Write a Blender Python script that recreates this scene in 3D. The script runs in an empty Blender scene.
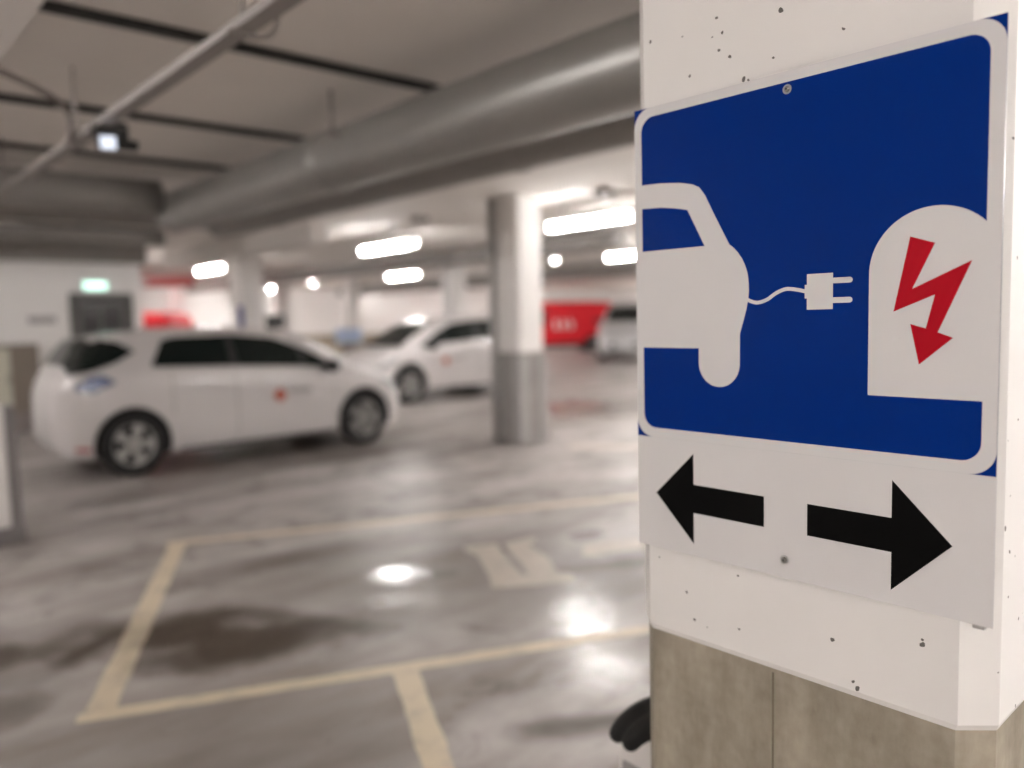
import bpy, bmesh, math, random
from mathutils import Vector, Matrix
random.seed(7)
SC = bpy.context.scene
COL = SC.collection
PI = math.pi

# ------------------------------------------------------------------ materials
def nd(nt, typ, **kw):
    n = nt.nodes.new(typ)
    for k, v in kw.items():
        setattr(n, k, v)
    return n

def mat(name, color, rough=.5, metal=0, coat=0, noise=0, nscale=6, emit=None, estr=0, bump=0, spec=.5, coat_rough=.05):
    m = bpy.data.materials.new(name); m.use_nodes = True
    nt = m.node_tree; b = nt.nodes['Principled BSDF']
    b.inputs['Base Color'].default_value = (*color, 1)
    b.inputs['Roughness'].default_value = rough
    b.inputs['Metallic'].default_value = metal
    b.inputs['Coat Weight'].default_value = coat
    b.inputs['Coat Roughness'].default_value = coat_rough
    b.inputs['Specular IOR Level'].default_value = spec
    if emit:
        b.inputs['Emission Color'].default_value = (*emit, 1)
        b.inputs['Emission Strength'].default_value = estr
    if noise or bump:
        tc = nd(nt, 'ShaderNodeTexCoord')
        no = nd(nt, 'ShaderNodeTexNoise'); no.inputs['Scale'].default_value = nscale
        no.inputs['Detail'].default_value = 6
        nt.links.new(tc.outputs['Object'], no.inputs['Vector'])
        if noise:
            mx = nd(nt, 'ShaderNodeMix', data_type='RGBA')
            mx.inputs['A'].default_value = (*[c * (1 - noise) for c in color], 1)
            mx.inputs['B'].default_value = (*[min(1, c * (1 + noise)) for c in color], 1)
            nt.links.new(no.outputs['Fac'], mx.inputs['Factor'])
            nt.links.new(mx.outputs['Result'], b.inputs['Base Color'])
        if bump:
            bp = nd(nt, 'ShaderNodeBump'); bp.inputs['Strength'].default_value = bump
            bp.inputs['Distance'].default_value = .01
            nt.links.new(no.outputs['Fac'], bp.inputs['Height'])
            nt.links.new(bp.outputs['Normal'], b.inputs['Normal'])
    return m

def painted_concrete(name, base, hole_scale=42, hole_amt=.17, bump=.15):
    """white wall paint over concrete with small dark pinholes"""
    m = mat(name, base, .55)
    nt = m.node_tree; b = nt.nodes['Principled BSDF']
    tc = nd(nt, 'ShaderNodeTexCoord')
    no = nd(nt, 'ShaderNodeTexNoise'); no.inputs['Scale'].default_value = 3; no.inputs['Detail'].default_value = 5
    nt.links.new(tc.outputs['Object'], no.inputs['Vector'])
    mx = nd(nt, 'ShaderNodeMix', data_type='RGBA')
    mx.inputs['A'].default_value = (*[c * .95 for c in base], 1); mx.inputs['B'].default_value = (*[min(1, c * 1.04) for c in base], 1)
    nt.links.new(no.outputs['Fac'], mx.inputs['Factor'])
    vo = nd(nt, 'ShaderNodeTexVoronoi'); vo.inputs['Scale'].default_value = hole_scale
    n2 = nd(nt, 'ShaderNodeTexNoise'); n2.inputs['Scale'].default_value = 60
    va = nd(nt, 'ShaderNodeVectorMath', operation='SCALE'); va.inputs['Scale'].default_value = .012
    vb = nd(nt, 'ShaderNodeVectorMath', operation='ADD')
    nt.links.new(tc.outputs['Object'], n2.inputs['Vector'])
    nt.links.new(n2.outputs['Color'], va.inputs[0])
    nt.links.new(tc.outputs['Object'], vb.inputs[0]); nt.links.new(va.outputs[0], vb.inputs[1])
    nt.links.new(vb.outputs[0], vo.inputs['Vector'])
    # hole size varies per cell: only cells of high random value have one
    sx = nd(nt, 'ShaderNodeSeparateColor'); nt.links.new(vo.outputs['Color'], sx.inputs['Color'])
    th = nd(nt, 'ShaderNodeMapRange'); th.inputs['From Min'].default_value = .4; th.inputs['From Max'].default_value = 1
    th.inputs['To Min'].default_value = 0; th.inputs['To Max'].default_value = hole_amt
    nt.links.new(sx.outputs['Red'], th.inputs['Value'])
    lt = nd(nt, 'ShaderNodeMath', operation='LESS_THAN')
    nt.links.new(vo.outputs['Distance'], lt.inputs[0]); nt.links.new(th.outputs['Result'], lt.inputs[1])
    m2 = nd(nt, 'ShaderNodeMix', data_type='RGBA'); m2.inputs['B'].default_value = (.12, .11, .10, 1)
    nt.links.new(mx.outputs['Result'], m2.inputs['A']); nt.links.new(lt.outputs[0], m2.inputs['Factor'])
    nt.links.new(m2.outputs['Result'], b.inputs['Base Color'])
    bp = nd(nt, 'ShaderNodeBump'); bp.inputs['Strength'].default_value = bump; bp.inputs['Distance'].default_value = .01
    nt.links.new(no.outputs['Fac'], bp.inputs['Height']); nt.links.new(bp.outputs['Normal'], b.inputs['Normal'])
    return m

def raw_concrete(name, lo, hi, rough=.75):
    m = mat(name, hi, rough)
    nt = m.node_tree; b = nt.nodes['Principled BSDF']
    tc = nd(nt, 'ShaderNodeTexCoord'); mp = nd(nt, 'ShaderNodeMapping')
    mp.inputs['Scale'].default_value = (3, 3, .9)
    nt.links.new(tc.outputs['Object'], mp.inputs['Vector'])
    n1 = nd(nt, 'ShaderNodeTexNoise'); n1.inputs['Scale'].default_value = 3.2; n1.inputs['Detail'].default_value = 9; n1.inputs['Roughness'].default_value = .62
    n2 = nd(nt, 'ShaderNodeTexNoise'); n2.inputs['Scale'].default_value = 45; n2.inputs['Detail'].default_value = 4
    nt.links.new(mp.outputs[0], n1.inputs['Vector']); nt.links.new(tc.outputs['Object'], n2.inputs['Vector'])
    ad = nd(nt, 'ShaderNodeMath', operation='MULTIPLY_ADD'); ad.inputs[1].default_value = .25; 
    nt.links.new(n2.outputs['Fac'], ad.inputs[0]); nt.links.new(n1.outputs['Fac'], ad.inputs[2])
    cr = nd(nt, 'ShaderNodeValToRGB')
    cr.color_ramp.elements[0].position = .42; cr.color_ramp.elements[0].color = (*lo, 1)
    cr.color_ramp.elements[1].position = .82; cr.color_ramp.elements[1].color = (*hi, 1)
    nt.links.new(ad.outputs[0], cr.inputs['Fac']); nt.links.new(cr.outputs['Color'], b.inputs['Base Color'])
    bp = nd(nt, 'ShaderNodeBump'); bp.inputs['Strength'].default_value = .25; bp.inputs['Distance'].default_value = .006
    nt.links.new(ad.outputs[0], bp.inputs['Height']); nt.links.new(bp.outputs['Normal'], b.inputs['Normal'])
    return m

def blob_mask(nt, pos, blobs, warp, soft=.55):
    """max over soft ellipses (cx, cy, rx, ry, angle, strength) on the floor plane, edges broken by warp"""
    last = None
    for cx, cy, rx, ry, ang, st in blobs:
        mp = nd(nt, 'ShaderNodeMapping', vector_type='TEXTURE')
        mp.inputs['Location'].default_value = (cx, cy, 0)
        mp.inputs['Rotation'].default_value = (0, 0, ang)
        mp.inputs['Scale'].default_value = (rx, ry, 1e3)
        nt.links.new(pos, mp.inputs['Vector'])
        ln = nd(nt, 'ShaderNodeVectorMath', operation='LENGTH'); nt.links.new(mp.outputs[0], ln.inputs[0])
        ad = nd(nt, 'ShaderNodeMath', operation='ADD'); nt.links.new(ln.outputs['Value'], ad.inputs[0]); nt.links.new(warp, ad.inputs[1])
        mr = nd(nt, 'ShaderNodeMapRange', interpolation_type='SMOOTHSTEP')
        mr.inputs['From Min'].default_value = 1; mr.inputs['From Max'].default_value = 1 - soft
        mr.inputs['To Min'].default_value = 0; mr.inputs['To Max'].default_value = st
        nt.links.new(ad.outputs[0], mr.inputs['Value'])
        if last is None: last = mr.outputs['Result']
        else:
            mx = nd(nt, 'ShaderNodeMath', operation='MAXIMUM'); nt.links.new(last, mx.inputs[0]); nt.links.new(mr.outputs['Result'], mx.inputs[1])
            last = mx.outputs[0]
    return last

STAINS_AND_SHADE = [(1.55, 3.72, 1.0, .55, -.45, 1.0), (.62, 4.4, .75, .42, -.2, .95), (.45, 3.75, .5, .45, 0, .75), (4.0, 9.35, 2.6, 1.2, 0, .97), (2.45, 4.75, .9, .35, -.4, .55), (3.3, 2.9, 1.2, .3, -.43, .45), (1.35, 2.5, .8, .4, -.3, .35), (2.6, 3.7, 2.6, 1.5, -.43, .40), (1.2, 3.0, 1.8, 1.4, 0, .32), (9.2, 9.2, 3.2, 2.6, .7, .5), (.5, 4.0, 1.2, 1.2, 0, .4), (3.4, 3.9, 1.4, .5, -.43, .3), (1.35, 4.0, 1.1, .55, -.45, 1.0), (1.75, 3.7, .65, .4, -.6, .9), (.45, 4.7, .9, .35, -.3, .6), (.6, 4.05, .5, .4, 0, .55),
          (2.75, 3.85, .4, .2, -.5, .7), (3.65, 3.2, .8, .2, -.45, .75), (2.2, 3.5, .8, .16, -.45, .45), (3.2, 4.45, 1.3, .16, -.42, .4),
          (2.2, 1.95, .6, .14, -.5, .85), (4.0, 9.1, 2.9, 1.1, 0, .9), (4.5, 8.0, 2.4, .4, 0, .7), (2.6, 7.6, 1.4, .3, .2, .4), (2.0, 6.9, 1.2, .16, .15, .45), (9.8, 12.6, 2.9, 1.0, 0, .85), (1.0, 2.6, .6, .3, -.4, .4)]  # blobs beneath the two hatchbacks are under-car shade painted into the floor colour
PUDDLES = [(2.60, 4.02, .34, .24, .8, .85), (2.85, 2.66, .75, .34, .85, .62), (2.45, 2.2, .42, .34, .85, .62), (9.65, 9.2, 1.9, 1.1, .75, 1), (2.5, 3.5, .2, .8, .8, .25), (3.5, 3.9, .2, .14, .3, .7), (4.05, 3.75, .3, .2, .3, .7)]

def floor_material():
    m = mat('garage_floor_concrete', (.3, .28, .27), .4)
    nt = m.node_tree; b = nt.nodes['Principled BSDF']
    ge = nd(nt, 'ShaderNodeNewGeometry'); pos = ge.outputs['Position']
    mp = nd(nt, 'ShaderNodeMapping'); mp.inputs['Rotation'].default_value = (0, 0, .43); mp.inputs['Scale'].default_value = (.5, 1.6, 1)
    nt.links.new(pos, mp.inputs['Vector'])
    n1 = nd(nt, 'ShaderNodeTexNoise'); n1.inputs['Scale'].default_value = 1.1; n1.inputs['Detail'].default_value = 7; n1.inputs['Roughness'].default_value = .6
    nt.links.new(mp.outputs[0], n1.inputs['Vector'])
    n2 = nd(nt, 'ShaderNodeTexNoise'); n2.inputs['Scale'].default_value = 3.2; n2.inputs['Detail'].default_value = 8
    nt.links.new(pos, n2.inputs['Vector'])
    wp = nd(nt, 'ShaderNodeMapRange'); wp.inputs['From Min'].default_value = .2; wp.inputs['From Max'].default_value = .8
    wp.inputs['To Min'].default_value = -.42; wp.inputs['To Max'].default_value = .42
    nt.links.new(n2.outputs['Fac'], wp.inputs['Value'])
    cr = nd(nt, 'ShaderNodeValToRGB'); e = cr.color_ramp.elements
    e[0].position = .3; e[0].color = (.205, .175, .155, 1)
    e[1].position = .68; e[1].color = (.49, .46, .45, 1)
    nt.links.new(n1.outputs['Fac'], cr.inputs['Fac'])
    st = blob_mask(nt, pos, STAINS_AND_SHADE, wp.outputs['Result'], .8)
    n3 = nd(nt, 'ShaderNodeTexNoise'); n3.inputs['Scale'].default_value = 2.3; n3.inputs['Detail'].default_value = 9; n3.inputs['Roughness'].default_value = .68; n3.inputs['Distortion'].default_value = .6
    nt.links.new(pos, n3.inputs['Vector'])
    d3 = nd(nt, 'ShaderNodeMapRange', interpolation_type='SMOOTHSTEP'); d3.inputs['From Min'].default_value = .47; d3.inputs['From Max'].default_value = .72
    d3.inputs['To Min'].default_value = 0; d3.inputs['To Max'].default_value = .68
    nt.links.new(n3.outputs['Fac'], d3.inputs['Value'])
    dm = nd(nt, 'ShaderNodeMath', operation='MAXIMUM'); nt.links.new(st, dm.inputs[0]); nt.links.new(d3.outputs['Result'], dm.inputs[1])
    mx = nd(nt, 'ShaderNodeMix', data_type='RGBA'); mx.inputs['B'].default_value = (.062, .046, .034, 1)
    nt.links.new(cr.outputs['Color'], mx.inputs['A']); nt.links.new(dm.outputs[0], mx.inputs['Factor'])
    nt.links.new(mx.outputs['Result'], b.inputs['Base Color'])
    pu = blob_mask(nt, pos, PUDDLES, wp.outputs['Result'], .85)
    r1 = nd(nt, 'ShaderNodeMapRange'); r1.inputs['From Min'].default_value = .3; r1.inputs['From Max'].default_value = .7
    r1.inputs['To Min'].default_value = .33; r1.inputs['To Max'].default_value = .5
    nt.links.new(n2.outputs['Fac'], r1.inputs['Value'])
    r2 = nd(nt, 'ShaderNodeMix', data_type='FLOAT'); r2.inputs['B'].default_value = .08
    nt.links.new(pu, r2.inputs['Factor']); nt.links.new(r1.outputs['Result'], r2.inputs['A'])
    nt.links.new(r2.outputs['Result'], b.inputs['Roughness'])
    sp = nd(nt, 'ShaderNodeMapRange'); sp.inputs['To Min'].default_value = .22; sp.inputs['To Max'].default_value = .6
    nt.links.new(pu, sp.inputs['Value']); nt.links.new(sp.outputs['Result'], b.inputs['Specular IOR Level'])
    bp = nd(nt, 'ShaderNodeBump'); bp.inputs['Distance'].default_value = .004
    iv = nd(nt, 'ShaderNodeMath', operation='MULTIPLY_ADD'); iv.inputs[1].default_value = -.12; iv.inputs[2].default_value = .12
    nt.links.new(pu, iv.inputs[0]); nt.links.new(iv.outputs[0], bp.inputs['Strength'])
    nt.links.new(n2.outputs['Fac'], bp.inputs['Height']); nt.links.new(bp.outputs['Normal'], b.inputs['Normal'])
    return m

def paint_material(name, base, wear=(.3, .27, .25), amount=.5):
    m = mat(name, base, .42)
    nt = m.node_tree; b = nt.nodes['Principled BSDF']
    ge = nd(nt, 'ShaderNodeNewGeometry')
    n = nd(nt, 'ShaderNodeTexNoise'); n.inputs['Scale'].default_value = 9; n.inputs['Detail'].default_value = 8; n.inputs['Roughness'].default_value = .7
    nt.links.new(ge.outputs['Position'], n.inputs['Vector'])
    cr = nd(nt, 'ShaderNodeMapRange'); cr.inputs['From Min'].default_value = .5; cr.inputs['From Max'].default_value = .72
    cr.inputs['To Min'].default_value = 0; cr.inputs['To Max'].default_value = amount
    nt.links.new(n.outputs['Fac'], cr.inputs['Value'])
    mx = nd(nt, 'ShaderNodeMix', data_type='RGBA'); mx.inputs['A'].default_value = (*base, 1); mx.inputs['B'].default_value = (*wear, 1)
    nt.links.new(cr.outputs['Result'], mx.inputs['Factor'])
    n2 = nd(nt, 'ShaderNodeTexNoise'); n2.inputs['Scale'].default_value = 3.2; n2.inputs['Detail'].default_value = 8
    nt.links.new(ge.outputs['Position'], n2.inputs['Vector'])
    wp = nd(nt, 'ShaderNodeMapRange'); wp.inputs['From Min'].default_value = .2; wp.inputs['From Max'].default_value = .8
    wp.inputs['To Min'].default_value = -.42; wp.inputs['To Max'].default_value = .42
    nt.links.new(n2.outputs['Fac'], wp.inputs['Value'])
    st = blob_mask(nt, ge.outputs['Position'], STAINS_AND_SHADE, wp.outputs['Result'], .8)
    sc = nd(nt, 'ShaderNodeMath', operation='MULTIPLY'); sc.inputs[1].default_value = .6; nt.links.new(st, sc.inputs[0])
    m2 = nd(nt, 'ShaderNodeMix', data_type='RGBA'); m2.inputs['B'].default_value = (.10, .075, .05, 1)
    nt.links.new(mx.outputs['Result'], m2.inputs['A']); nt.links.new(sc.outputs[0], m2.inputs['Factor'])
    nt.links.new(m2.outputs['Result'], b.inputs['Base Color'])
    return m

M = {}
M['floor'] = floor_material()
M['line'] = paint_material('cream_line_paint', (.60, .51, .38), amount=.75)
M['worn'] = paint_material('pale_worn_paint', (.50, .44, .38), amount=.8)
M['col_white'] = painted_concrete('white_paint_on_concrete', (.80, .78, .76))
M['wall_white'] = mat('white_wall_paint', (.85, .825, .81), .6, noise=.04)
M['col_raw'] = raw_concrete('bare_concrete', (.22, .19, .145), (.42, .37, .295))
M['guard_raw'] = raw_concrete('grey_pillar_base', (.25, .235, .22), (.42, .40, .385))
M['dado'] = raw_concrete('bare_wall_concrete', (.24, .20, .15), (.42, .36, .28))
M['ceiling'] = mat('ceiling_concrete', (.80, .76, .72), .8, noise=.08, nscale=1.2)
M['beam'] = mat('pale_beam_paint', (.72, .68, .65), .7, noise=.04)
M['galv'] = mat('galvanised_duct', (.33, .32, .305), .38, metal=.6, noise=.08, nscale=3)
M['galv_dark'] = mat('dull_duct', (.30, .285, .27), .5, metal=.35, noise=.1, nscale=3)
M['strip'] = mat('black_strip', (.018, .017, .016), .6)
M['tray'] = mat('grey_tray_metal', (.30, .275, .26), .5, metal=.4)
M['cable'] = mat('grey_cable', (.22, .19, .18), .6)
M['black'] = mat('black_plastic', (.012, .012, .012), .45)
M['rubber'] = mat('tyre_rubber', (.013, .012, .012), .8)
M['wheelwell'] = mat('wheel_well_black', (.008, .008, .008), .9)
M['glass'] = mat('dark_car_glass', (.008, .012, .011), .10, spec=.3)
M['car_white'] = mat('white_car_paint', (.585, .555, .55), .32, coat=1, coat_rough=.04)
M['car_silver'] = mat('silver_car_paint', (.62, .62, .63), .3, metal=.3, coat=1)
M['car_black'] = mat('black_car_paint', (.012, .012, .013), .3, coat=1)
M['van_red'] = mat('red_van_paint', (.60, .008, .018), .5, spec=.3)
M['rim'] = mat('silver_wheel_trim', (.48, .47, .46), .35, metal=.6)
M['tail'] = mat('blue_tinted_tail_lamp', (.07, .10, .22), .12, coat=1)
M['head'] = mat('headlamp_glass', (.36, .38, .39), .12, coat=1)
M['red_lens'] = mat('red_reflector', (.35, .02, .02), .2)
M['orange_red'] = mat('orange_red_emblem', (.42, .075, .03), .5)
M['grey_text'] = mat('grey_lettering', (.33, .32, .31), .5)
M['plate'] = mat('number_plate', (.7, .7, .7), .4)
M['sign_white'] = mat('sign_white_film', (.69, .675, .675), .24, spec=.35)
M['sign_blue'] = mat('sign_blue_film', (.0002, .0235, .20), .24, spec=.10)
M['sign_red'] = mat('sign_red_film', (.44, .005, .016), .24, spec=.12)
M['sign_black'] = mat('sign_black_film', (.003, .003, .003), .45, spec=.06)
M['alu'] = mat('aluminium', (.55, .55, .55), .35, metal=.9)
M['screw'] = mat('screw_steel', (.32, .31, .29), .35, metal=1)
M['tube'] = mat('light_tube', (1, 1, 1), .5, emit=(1, .97, .945), estr=15)
M['led'] = mat('small_led', (1, 1, 1), .5, emit=(1, .97, .93), estr=60)
M['lum'] = mat('luminaire_housing', (.75, .74, .72), .5)
M['exit'] = mat('exit_lamp', (.7, 1, .9), .5, emit=(.55, 1, .82), estr=.32)
M['flood'] = mat('floodlight_lens', (.8, .85, .95), .2, emit=(.72, .82, 1), estr=.14)
M['door'] = mat('dark_door', (.10, .095, .09), .4)
M['doorglass'] = mat('dark_door_glass', (.045, .04, .04), .15)
M['cab'] = mat('brown_grey_cabinet', (.20, .165, .135), .5, noise=.06)
M['cab_light'] = mat('pale_cabinet_side', (.55, .53, .44), .5)
M['bollard'] = mat('white_bollard', (.74, .71, .69), .45, noise=.03)
M['bollard_grey'] = mat('grey_bollard_trim', (.36, .335, .335), .5)
M['bollard_edge'] = mat('dark_bollard_trim', (.17, .155, .155), .5)
M['seam'] = mat('dark_concrete_seam', (.17, .145, .105), .8, noise=.45, nscale=30)
M['post'] = mat('white_charging_post', (.72, .69, .67), .4)
M['glove'] = mat('black_knit_glove', (.011, .0105, .010), .85, bump=.6, nscale=260)
M['blue'] = mat('blue_plate', (.02, .035, .24), .4)
M['paleblue'] = mat('pale_blue_plate', (.42, .52, .70), .4)
M['banner_red'] = mat('red_banner', (.62, .10, .10), .5)
M['rib'] = mat('grey_guard', (.42, .41, .405), .45, metal=.2)
M['dirt'] = mat('scuffed_grey', (.55, .53, .5), .6)

# ------------------------------------------------------------------ mesh helpers
class MB:
    def __init__(s): s.bm = bmesh.new()
    def face(s, pts, mi=0, smooth=False):
        vs = [s.bm.verts.new(p) for p in pts]
        f = s.bm.faces.new(vs); f.material_index = mi; f.smooth = smooth
        return f
    def box(s, a, b, mi=0, bev=0):
        x0, y0, z0 = a; x1, y1, z1 = b
        t = bmesh.new()
        bmesh.ops.create_cube(t, size=1)
        for v in t.verts:
            v.co = Vector(((x0 + x1) / 2 + v.co.x * (x1 - x0), (y0 + y1) / 2 + v.co.y * (y1 - y0), (z0 + z1) / 2 + v.co.z * (z1 - z0)))
        if bev: bmesh.ops.bevel(t, geom=t.edges[:], offset=bev, segments=2, affect='EDGES', profile=.6)
        s._join(t, mi)
    def _join(s, t, mi=None, smooth=None):
        mp = {}
        for v in t.verts: mp[v] = s.bm.verts.new(v.co)
        for f in t.faces:
            try: g = s.bm.faces.new([mp[v] for v in f.verts])
            except ValueError: continue
            g.material_index = f.material_index if mi is None else mi
            g.smooth = f.smooth if smooth is None else smooth
        t.free()
    def loft(s, rings, mi=0, caps=True, smooth=True, closed=True):
        vr = [[s.bm.verts.new(p) for p in r] for r in rings]
        n = len(rings[0])
        for a, b in zip(vr, vr[1:]):
            for i in range(n if closed else n - 1):
                j = (i + 1) % n
                f = s.bm.faces.new((a[i], a[j], b[j], b[i])); f.material_index = mi; f.smooth = smooth
        if caps:
            for r, rev in ((vr[0], True), (vr[-1], False)):
                f = s.bm.faces.new(r[::-1] if rev else r); f.material_index = mi
    def tube(s, pts, r, n=10, mi=0, caps=True):
        pts = [Vector(p) for p in pts]; rings = []
        up = Vector((0, 0, 1)); d0 = (pts[1] - pts[0]).normalized()
        if abs(d0.z) > .9: up = Vector((1, 0, 0))
        for i, p in enumerate(pts):
            d = (pts[min(i + 1, len(pts) - 1)] - pts[max(i - 1, 0)]).normalized()
            a = d.cross(up).normalized(); b = a.cross(d)
            rr = r[i] if isinstance(r, (list, tuple)) else r
            rings.append([p + a * rr * math.cos(2 * PI * k / n) + b * rr * math.sin(2 * PI * k / n) for k in range(n)])
        s.loft(rings, mi, caps)
    def revolve(s, prof, axis='y', n=32, mi=0, origin=(0, 0, 0), closed_profile=False):
        """prof: list of (radius, along)"""
        o = Vector(origin); rings = []
        for r, h in prof:
            ring = []
            for k in range(n):
                c, q = r * math.cos(2 * PI * k / n), r * math.sin(2 * PI * k / n)
                ring.append(o + (Vector((c, h, q)) if axis == 'y' else Vector((c, q, h)) if axis == 'z' else Vector((h, c, q))))
            rings.append(ring)
        if closed_profile: rings.append(rings[0])
        s.loft(rings, mi, caps=not closed_profile)
    def prism(s, pts, vec, mi=0):
        """flat polygon extruded along vec"""
        v = Vector(vec); A = [s.bm.verts.new(p) for p in pts]; B = [s.bm.verts.new(Vector(p) + v) for p in pts]
        n = len(pts)
        for f in ([A[::-1]], [B]):
            g = s.bm.faces.new(f[0]); g.material_index = mi
        for i in range(n):
            j = (i + 1) % n
            g = s.bm.faces.new((A[i], A[j], B[j], B[i])); g.material_index = mi
    def build(s, name, mats, parent=None, norm=True):
        bm = s.bm
        if norm: 
            bmesh.ops.remove_doubles(bm, verts=bm.verts[:], dist=1e-6)
            bmesh.ops.recalc_face_normals(bm, faces=bm.faces[:])
        me = bpy.data.meshes.new(name); bm.to_mesh(me); bm.free()
        for m in (mats if isinstance(mats, (list, tuple)) else [mats]): me.materials.append(m)
        o = bpy.data.objects.new(name, me); COL.objects.link(o)
        if parent is not None: o.parent = parent
        return o

def tag(o, label, cat, group=None, kind=None):
    o['label'] = label; o['category'] = cat
    if group: o['group'] = group
    if kind: o['kind'] = kind
    return o
def thing(name, label, cat, loc=(0, 0, 0), rz=0, group=None):
    o = bpy.data.objects.new(name, None); COL.objects.link(o)
    o.location = loc; o.rotation_euler = (0, 0, rz); o.empty_display_size = .1
    return tag(o, label, cat, group)
def struct(o): o['kind'] = 'structure'; return o
def copy_tree(o, parent=None):
    c = o.copy(); COL.objects.link(c)
    if parent is not None: c.parent = parent
    for ch in list(o.children): copy_tree(ch, c)
    return c
def apply_mods(o):
    dg = bpy.context.evaluated_depsgraph_get(); dg.update()
    me = bpy.data.meshes.new_from_object(o.evaluated_get(dg)); o.modifiers.clear(); old = o.data
    o.data = me; bpy.data.meshes.remove(old)

# ------------------------------------------------------------------ setting
X0, X1, Y0, Y1, H = -7.0, 36.0, -9.0, 31.0, 3.0
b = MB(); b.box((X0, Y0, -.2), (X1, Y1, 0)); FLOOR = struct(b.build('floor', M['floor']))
b = MB(); b.box((X0, Y0, H), (X1, Y1, H + .2)); struct(b.build('ceiling', M['ceiling']))
def wall(name, a, c, flip=None):
    b = MB(); b.box((a[0], a[1], 1.0), (c[0], c[1], H)); w = struct(b.build(name, M['wall_white']))
    b = MB(); b.box((a[0], a[1], 0), (c[0], c[1], 1.0)); b.build('bare_dado', M['dado'], w)
wall('wall_right', (X0, Y0 - .2), (X1, Y0)); wall('wall_far_left', (X0, Y1), (X1, Y1 + .2))
wall('wall_back', (X0 - .2, Y0), (X0, Y1)); wall('wall_far_right', (X1, Y0), (X1 + .2, Y1))
# the white partition on the left with its door
b = MB()
b.box((X0, 14.5, 0), (3.36, 14.7, 2.62)); b.box((4.34, 14.5, 0), (4.5, 14.7, 2.62)); b.box((3.36, 14.5, 2.12), (4.34, 14.7, 2.62))
b.box((4.3, 14.7, 0), (4.5, 20, 2.62))
struct(b.build('wall_left', M['wall_white']))
b = MB(); b.box((X0, 14.3, 2.62), (4.55, 14.75, H)); b.box((4.3, 14.75, 2.62), (4.55, 20, H)); struct(b.build('trim_1', M['galv_dark']))
# dropped strip of ceiling at the upper left
b = MB(); b.box((-.6, Y0, 2.86), (.845, 9, H)); struct(b.build('trim_2', M['beam']))

NMARK = [0]
def flat_mark(name, pts, m, z=.0012, parent=FLOOR):
    NMARK[0] += 1; z += .0002 * NMARK[0]
    b = MB(); b.prism([(x, y, 0) for x, y in pts], (0, 0, z)); return b.build(name, m, parent)
def strip_mark(name, p, q, w, m=None):
    p = Vector(p); q = Vector(q); d = (q - p).normalized(); n = Vector((-d.y, d.x)) * w / 2
    N = 24; a = []; c = []
    rnd = random.Random(hash((round(p.x, 2), round(q.y, 2))) & 255)
    for i in range(N + 1):
        t = p.lerp(q, i / N); j = 1 + rnd.uniform(-.08, .08)
        a.append(t + n * j); c.append(t - n * j)
    flat_mark(name, [tuple(v) for v in a + c[::-1]], m or M['line'])
strip_mark('parking_line', (1.86, 5.79), (6.6, 3.62), .11)
strip_mark('parking_line', (1.93, 5.76), (.81, 3.455), .115)
strip_mark('parking_line', (.72, 3.44), (4.2, 1.85), .085)
strip_mark('parking_line', (1.9, 2.87), (1.2, 1.45), .11)
strip_mark('parking_line', (6.75, 6.5), (8.2, 4.4), .3, M['worn'])
strip_mark('parking_line', (7.6, 8.6), (10.4, 7.0), .12, M['worn'])
strip_mark('parking_line', (5.6, 9.3), (7.2, 11.6), .12, M['worn'])
# worn painted letter strokes in the bay
flat_mark('painted_marking', [(2.98, 3.56), (2.86, 3.40), (3.01, 3.29), (3.28, 3.14), (3.37, 3.24), (3.33, 3.33), (3.5, 3.6), (3.6, 3.87), (3.7, 3.9), (3.77, 3.99),
                              (3.51, 4.02), (3.44, 3.92), (3.3, 3.63), (3.17, 3.42), (3.14, 3.44), (3.25, 3.66), (3.47, 4.06), (3.26, 4.17), (3.21, 4.07), (3.2, 3.94)], M['worn'])
flat_mark('painted_marking', [(3.86, 3.6), (4.16, 3.46), (4.4, 3.36), (4.3, 3.2), (3.71, 3.4), (3.68, 3.46)], M['worn'])

# ------------------------------------------------------------------ foreground pillar
SX = 1.1636            # plane of the sign face
PX = SX + .012         # pillar front
def chamfered(x0, x1, y0, y1, z0, z1, ch, grow=0, chr_=None):
    chr_ = chr_ or ch
    x0 -= grow; x1 += grow; y0 -= grow; y1 += grow
    return [[(x0, y1 - ch, z), (x0 + ch, y1, z), (x1 - ch, y1, z), (x1, y1 - ch, z), (x1, y0 + chr_, z), (x1 - chr_, y0, z), (x0 + chr_, y0, z), (x0, y0 + chr_, z)] for z in (z0, z1)]
pil = thing('concrete_pillar', 'white-painted concrete pillar with a bare concrete base carrying the blue sign', 'pillar', (PX, .65, 0))
def local(rings, o): return [[Vector(p) - Vector(o) for p in r] for r in rings]
PO = (PX, .65, 0)
b = MB()
zs = [.952, .957, .99]
base = chamfered(PX, PX + .62, .349, .962, 0, 1, .040)[0]
big = chamfered(PX, PX + .62, .349, .962, 0, 1, .040, grow=.004)[0]
rings = [[(x, y, .952) for x, y, _ in base], [(x, y, .962) for x, y, _ in big], [(x, y, H) for x, y, _ in big]]
b.loft(local(rings, PO), smooth=False); b.build('painted_shaft', M['col_white'], pil)
b = MB(); rings = chamfered(PX, PX + .62, .349, .962, 0, .953, .040); b.loft(local(rings, PO), smooth=False)
b.build('bare_base', M['col_raw'], pil)
b = MB(); b.box((-.0008, .019, .0), (.001, .0225, .945)); b.build('formwork_seam', M['seam'], pil)

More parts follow.
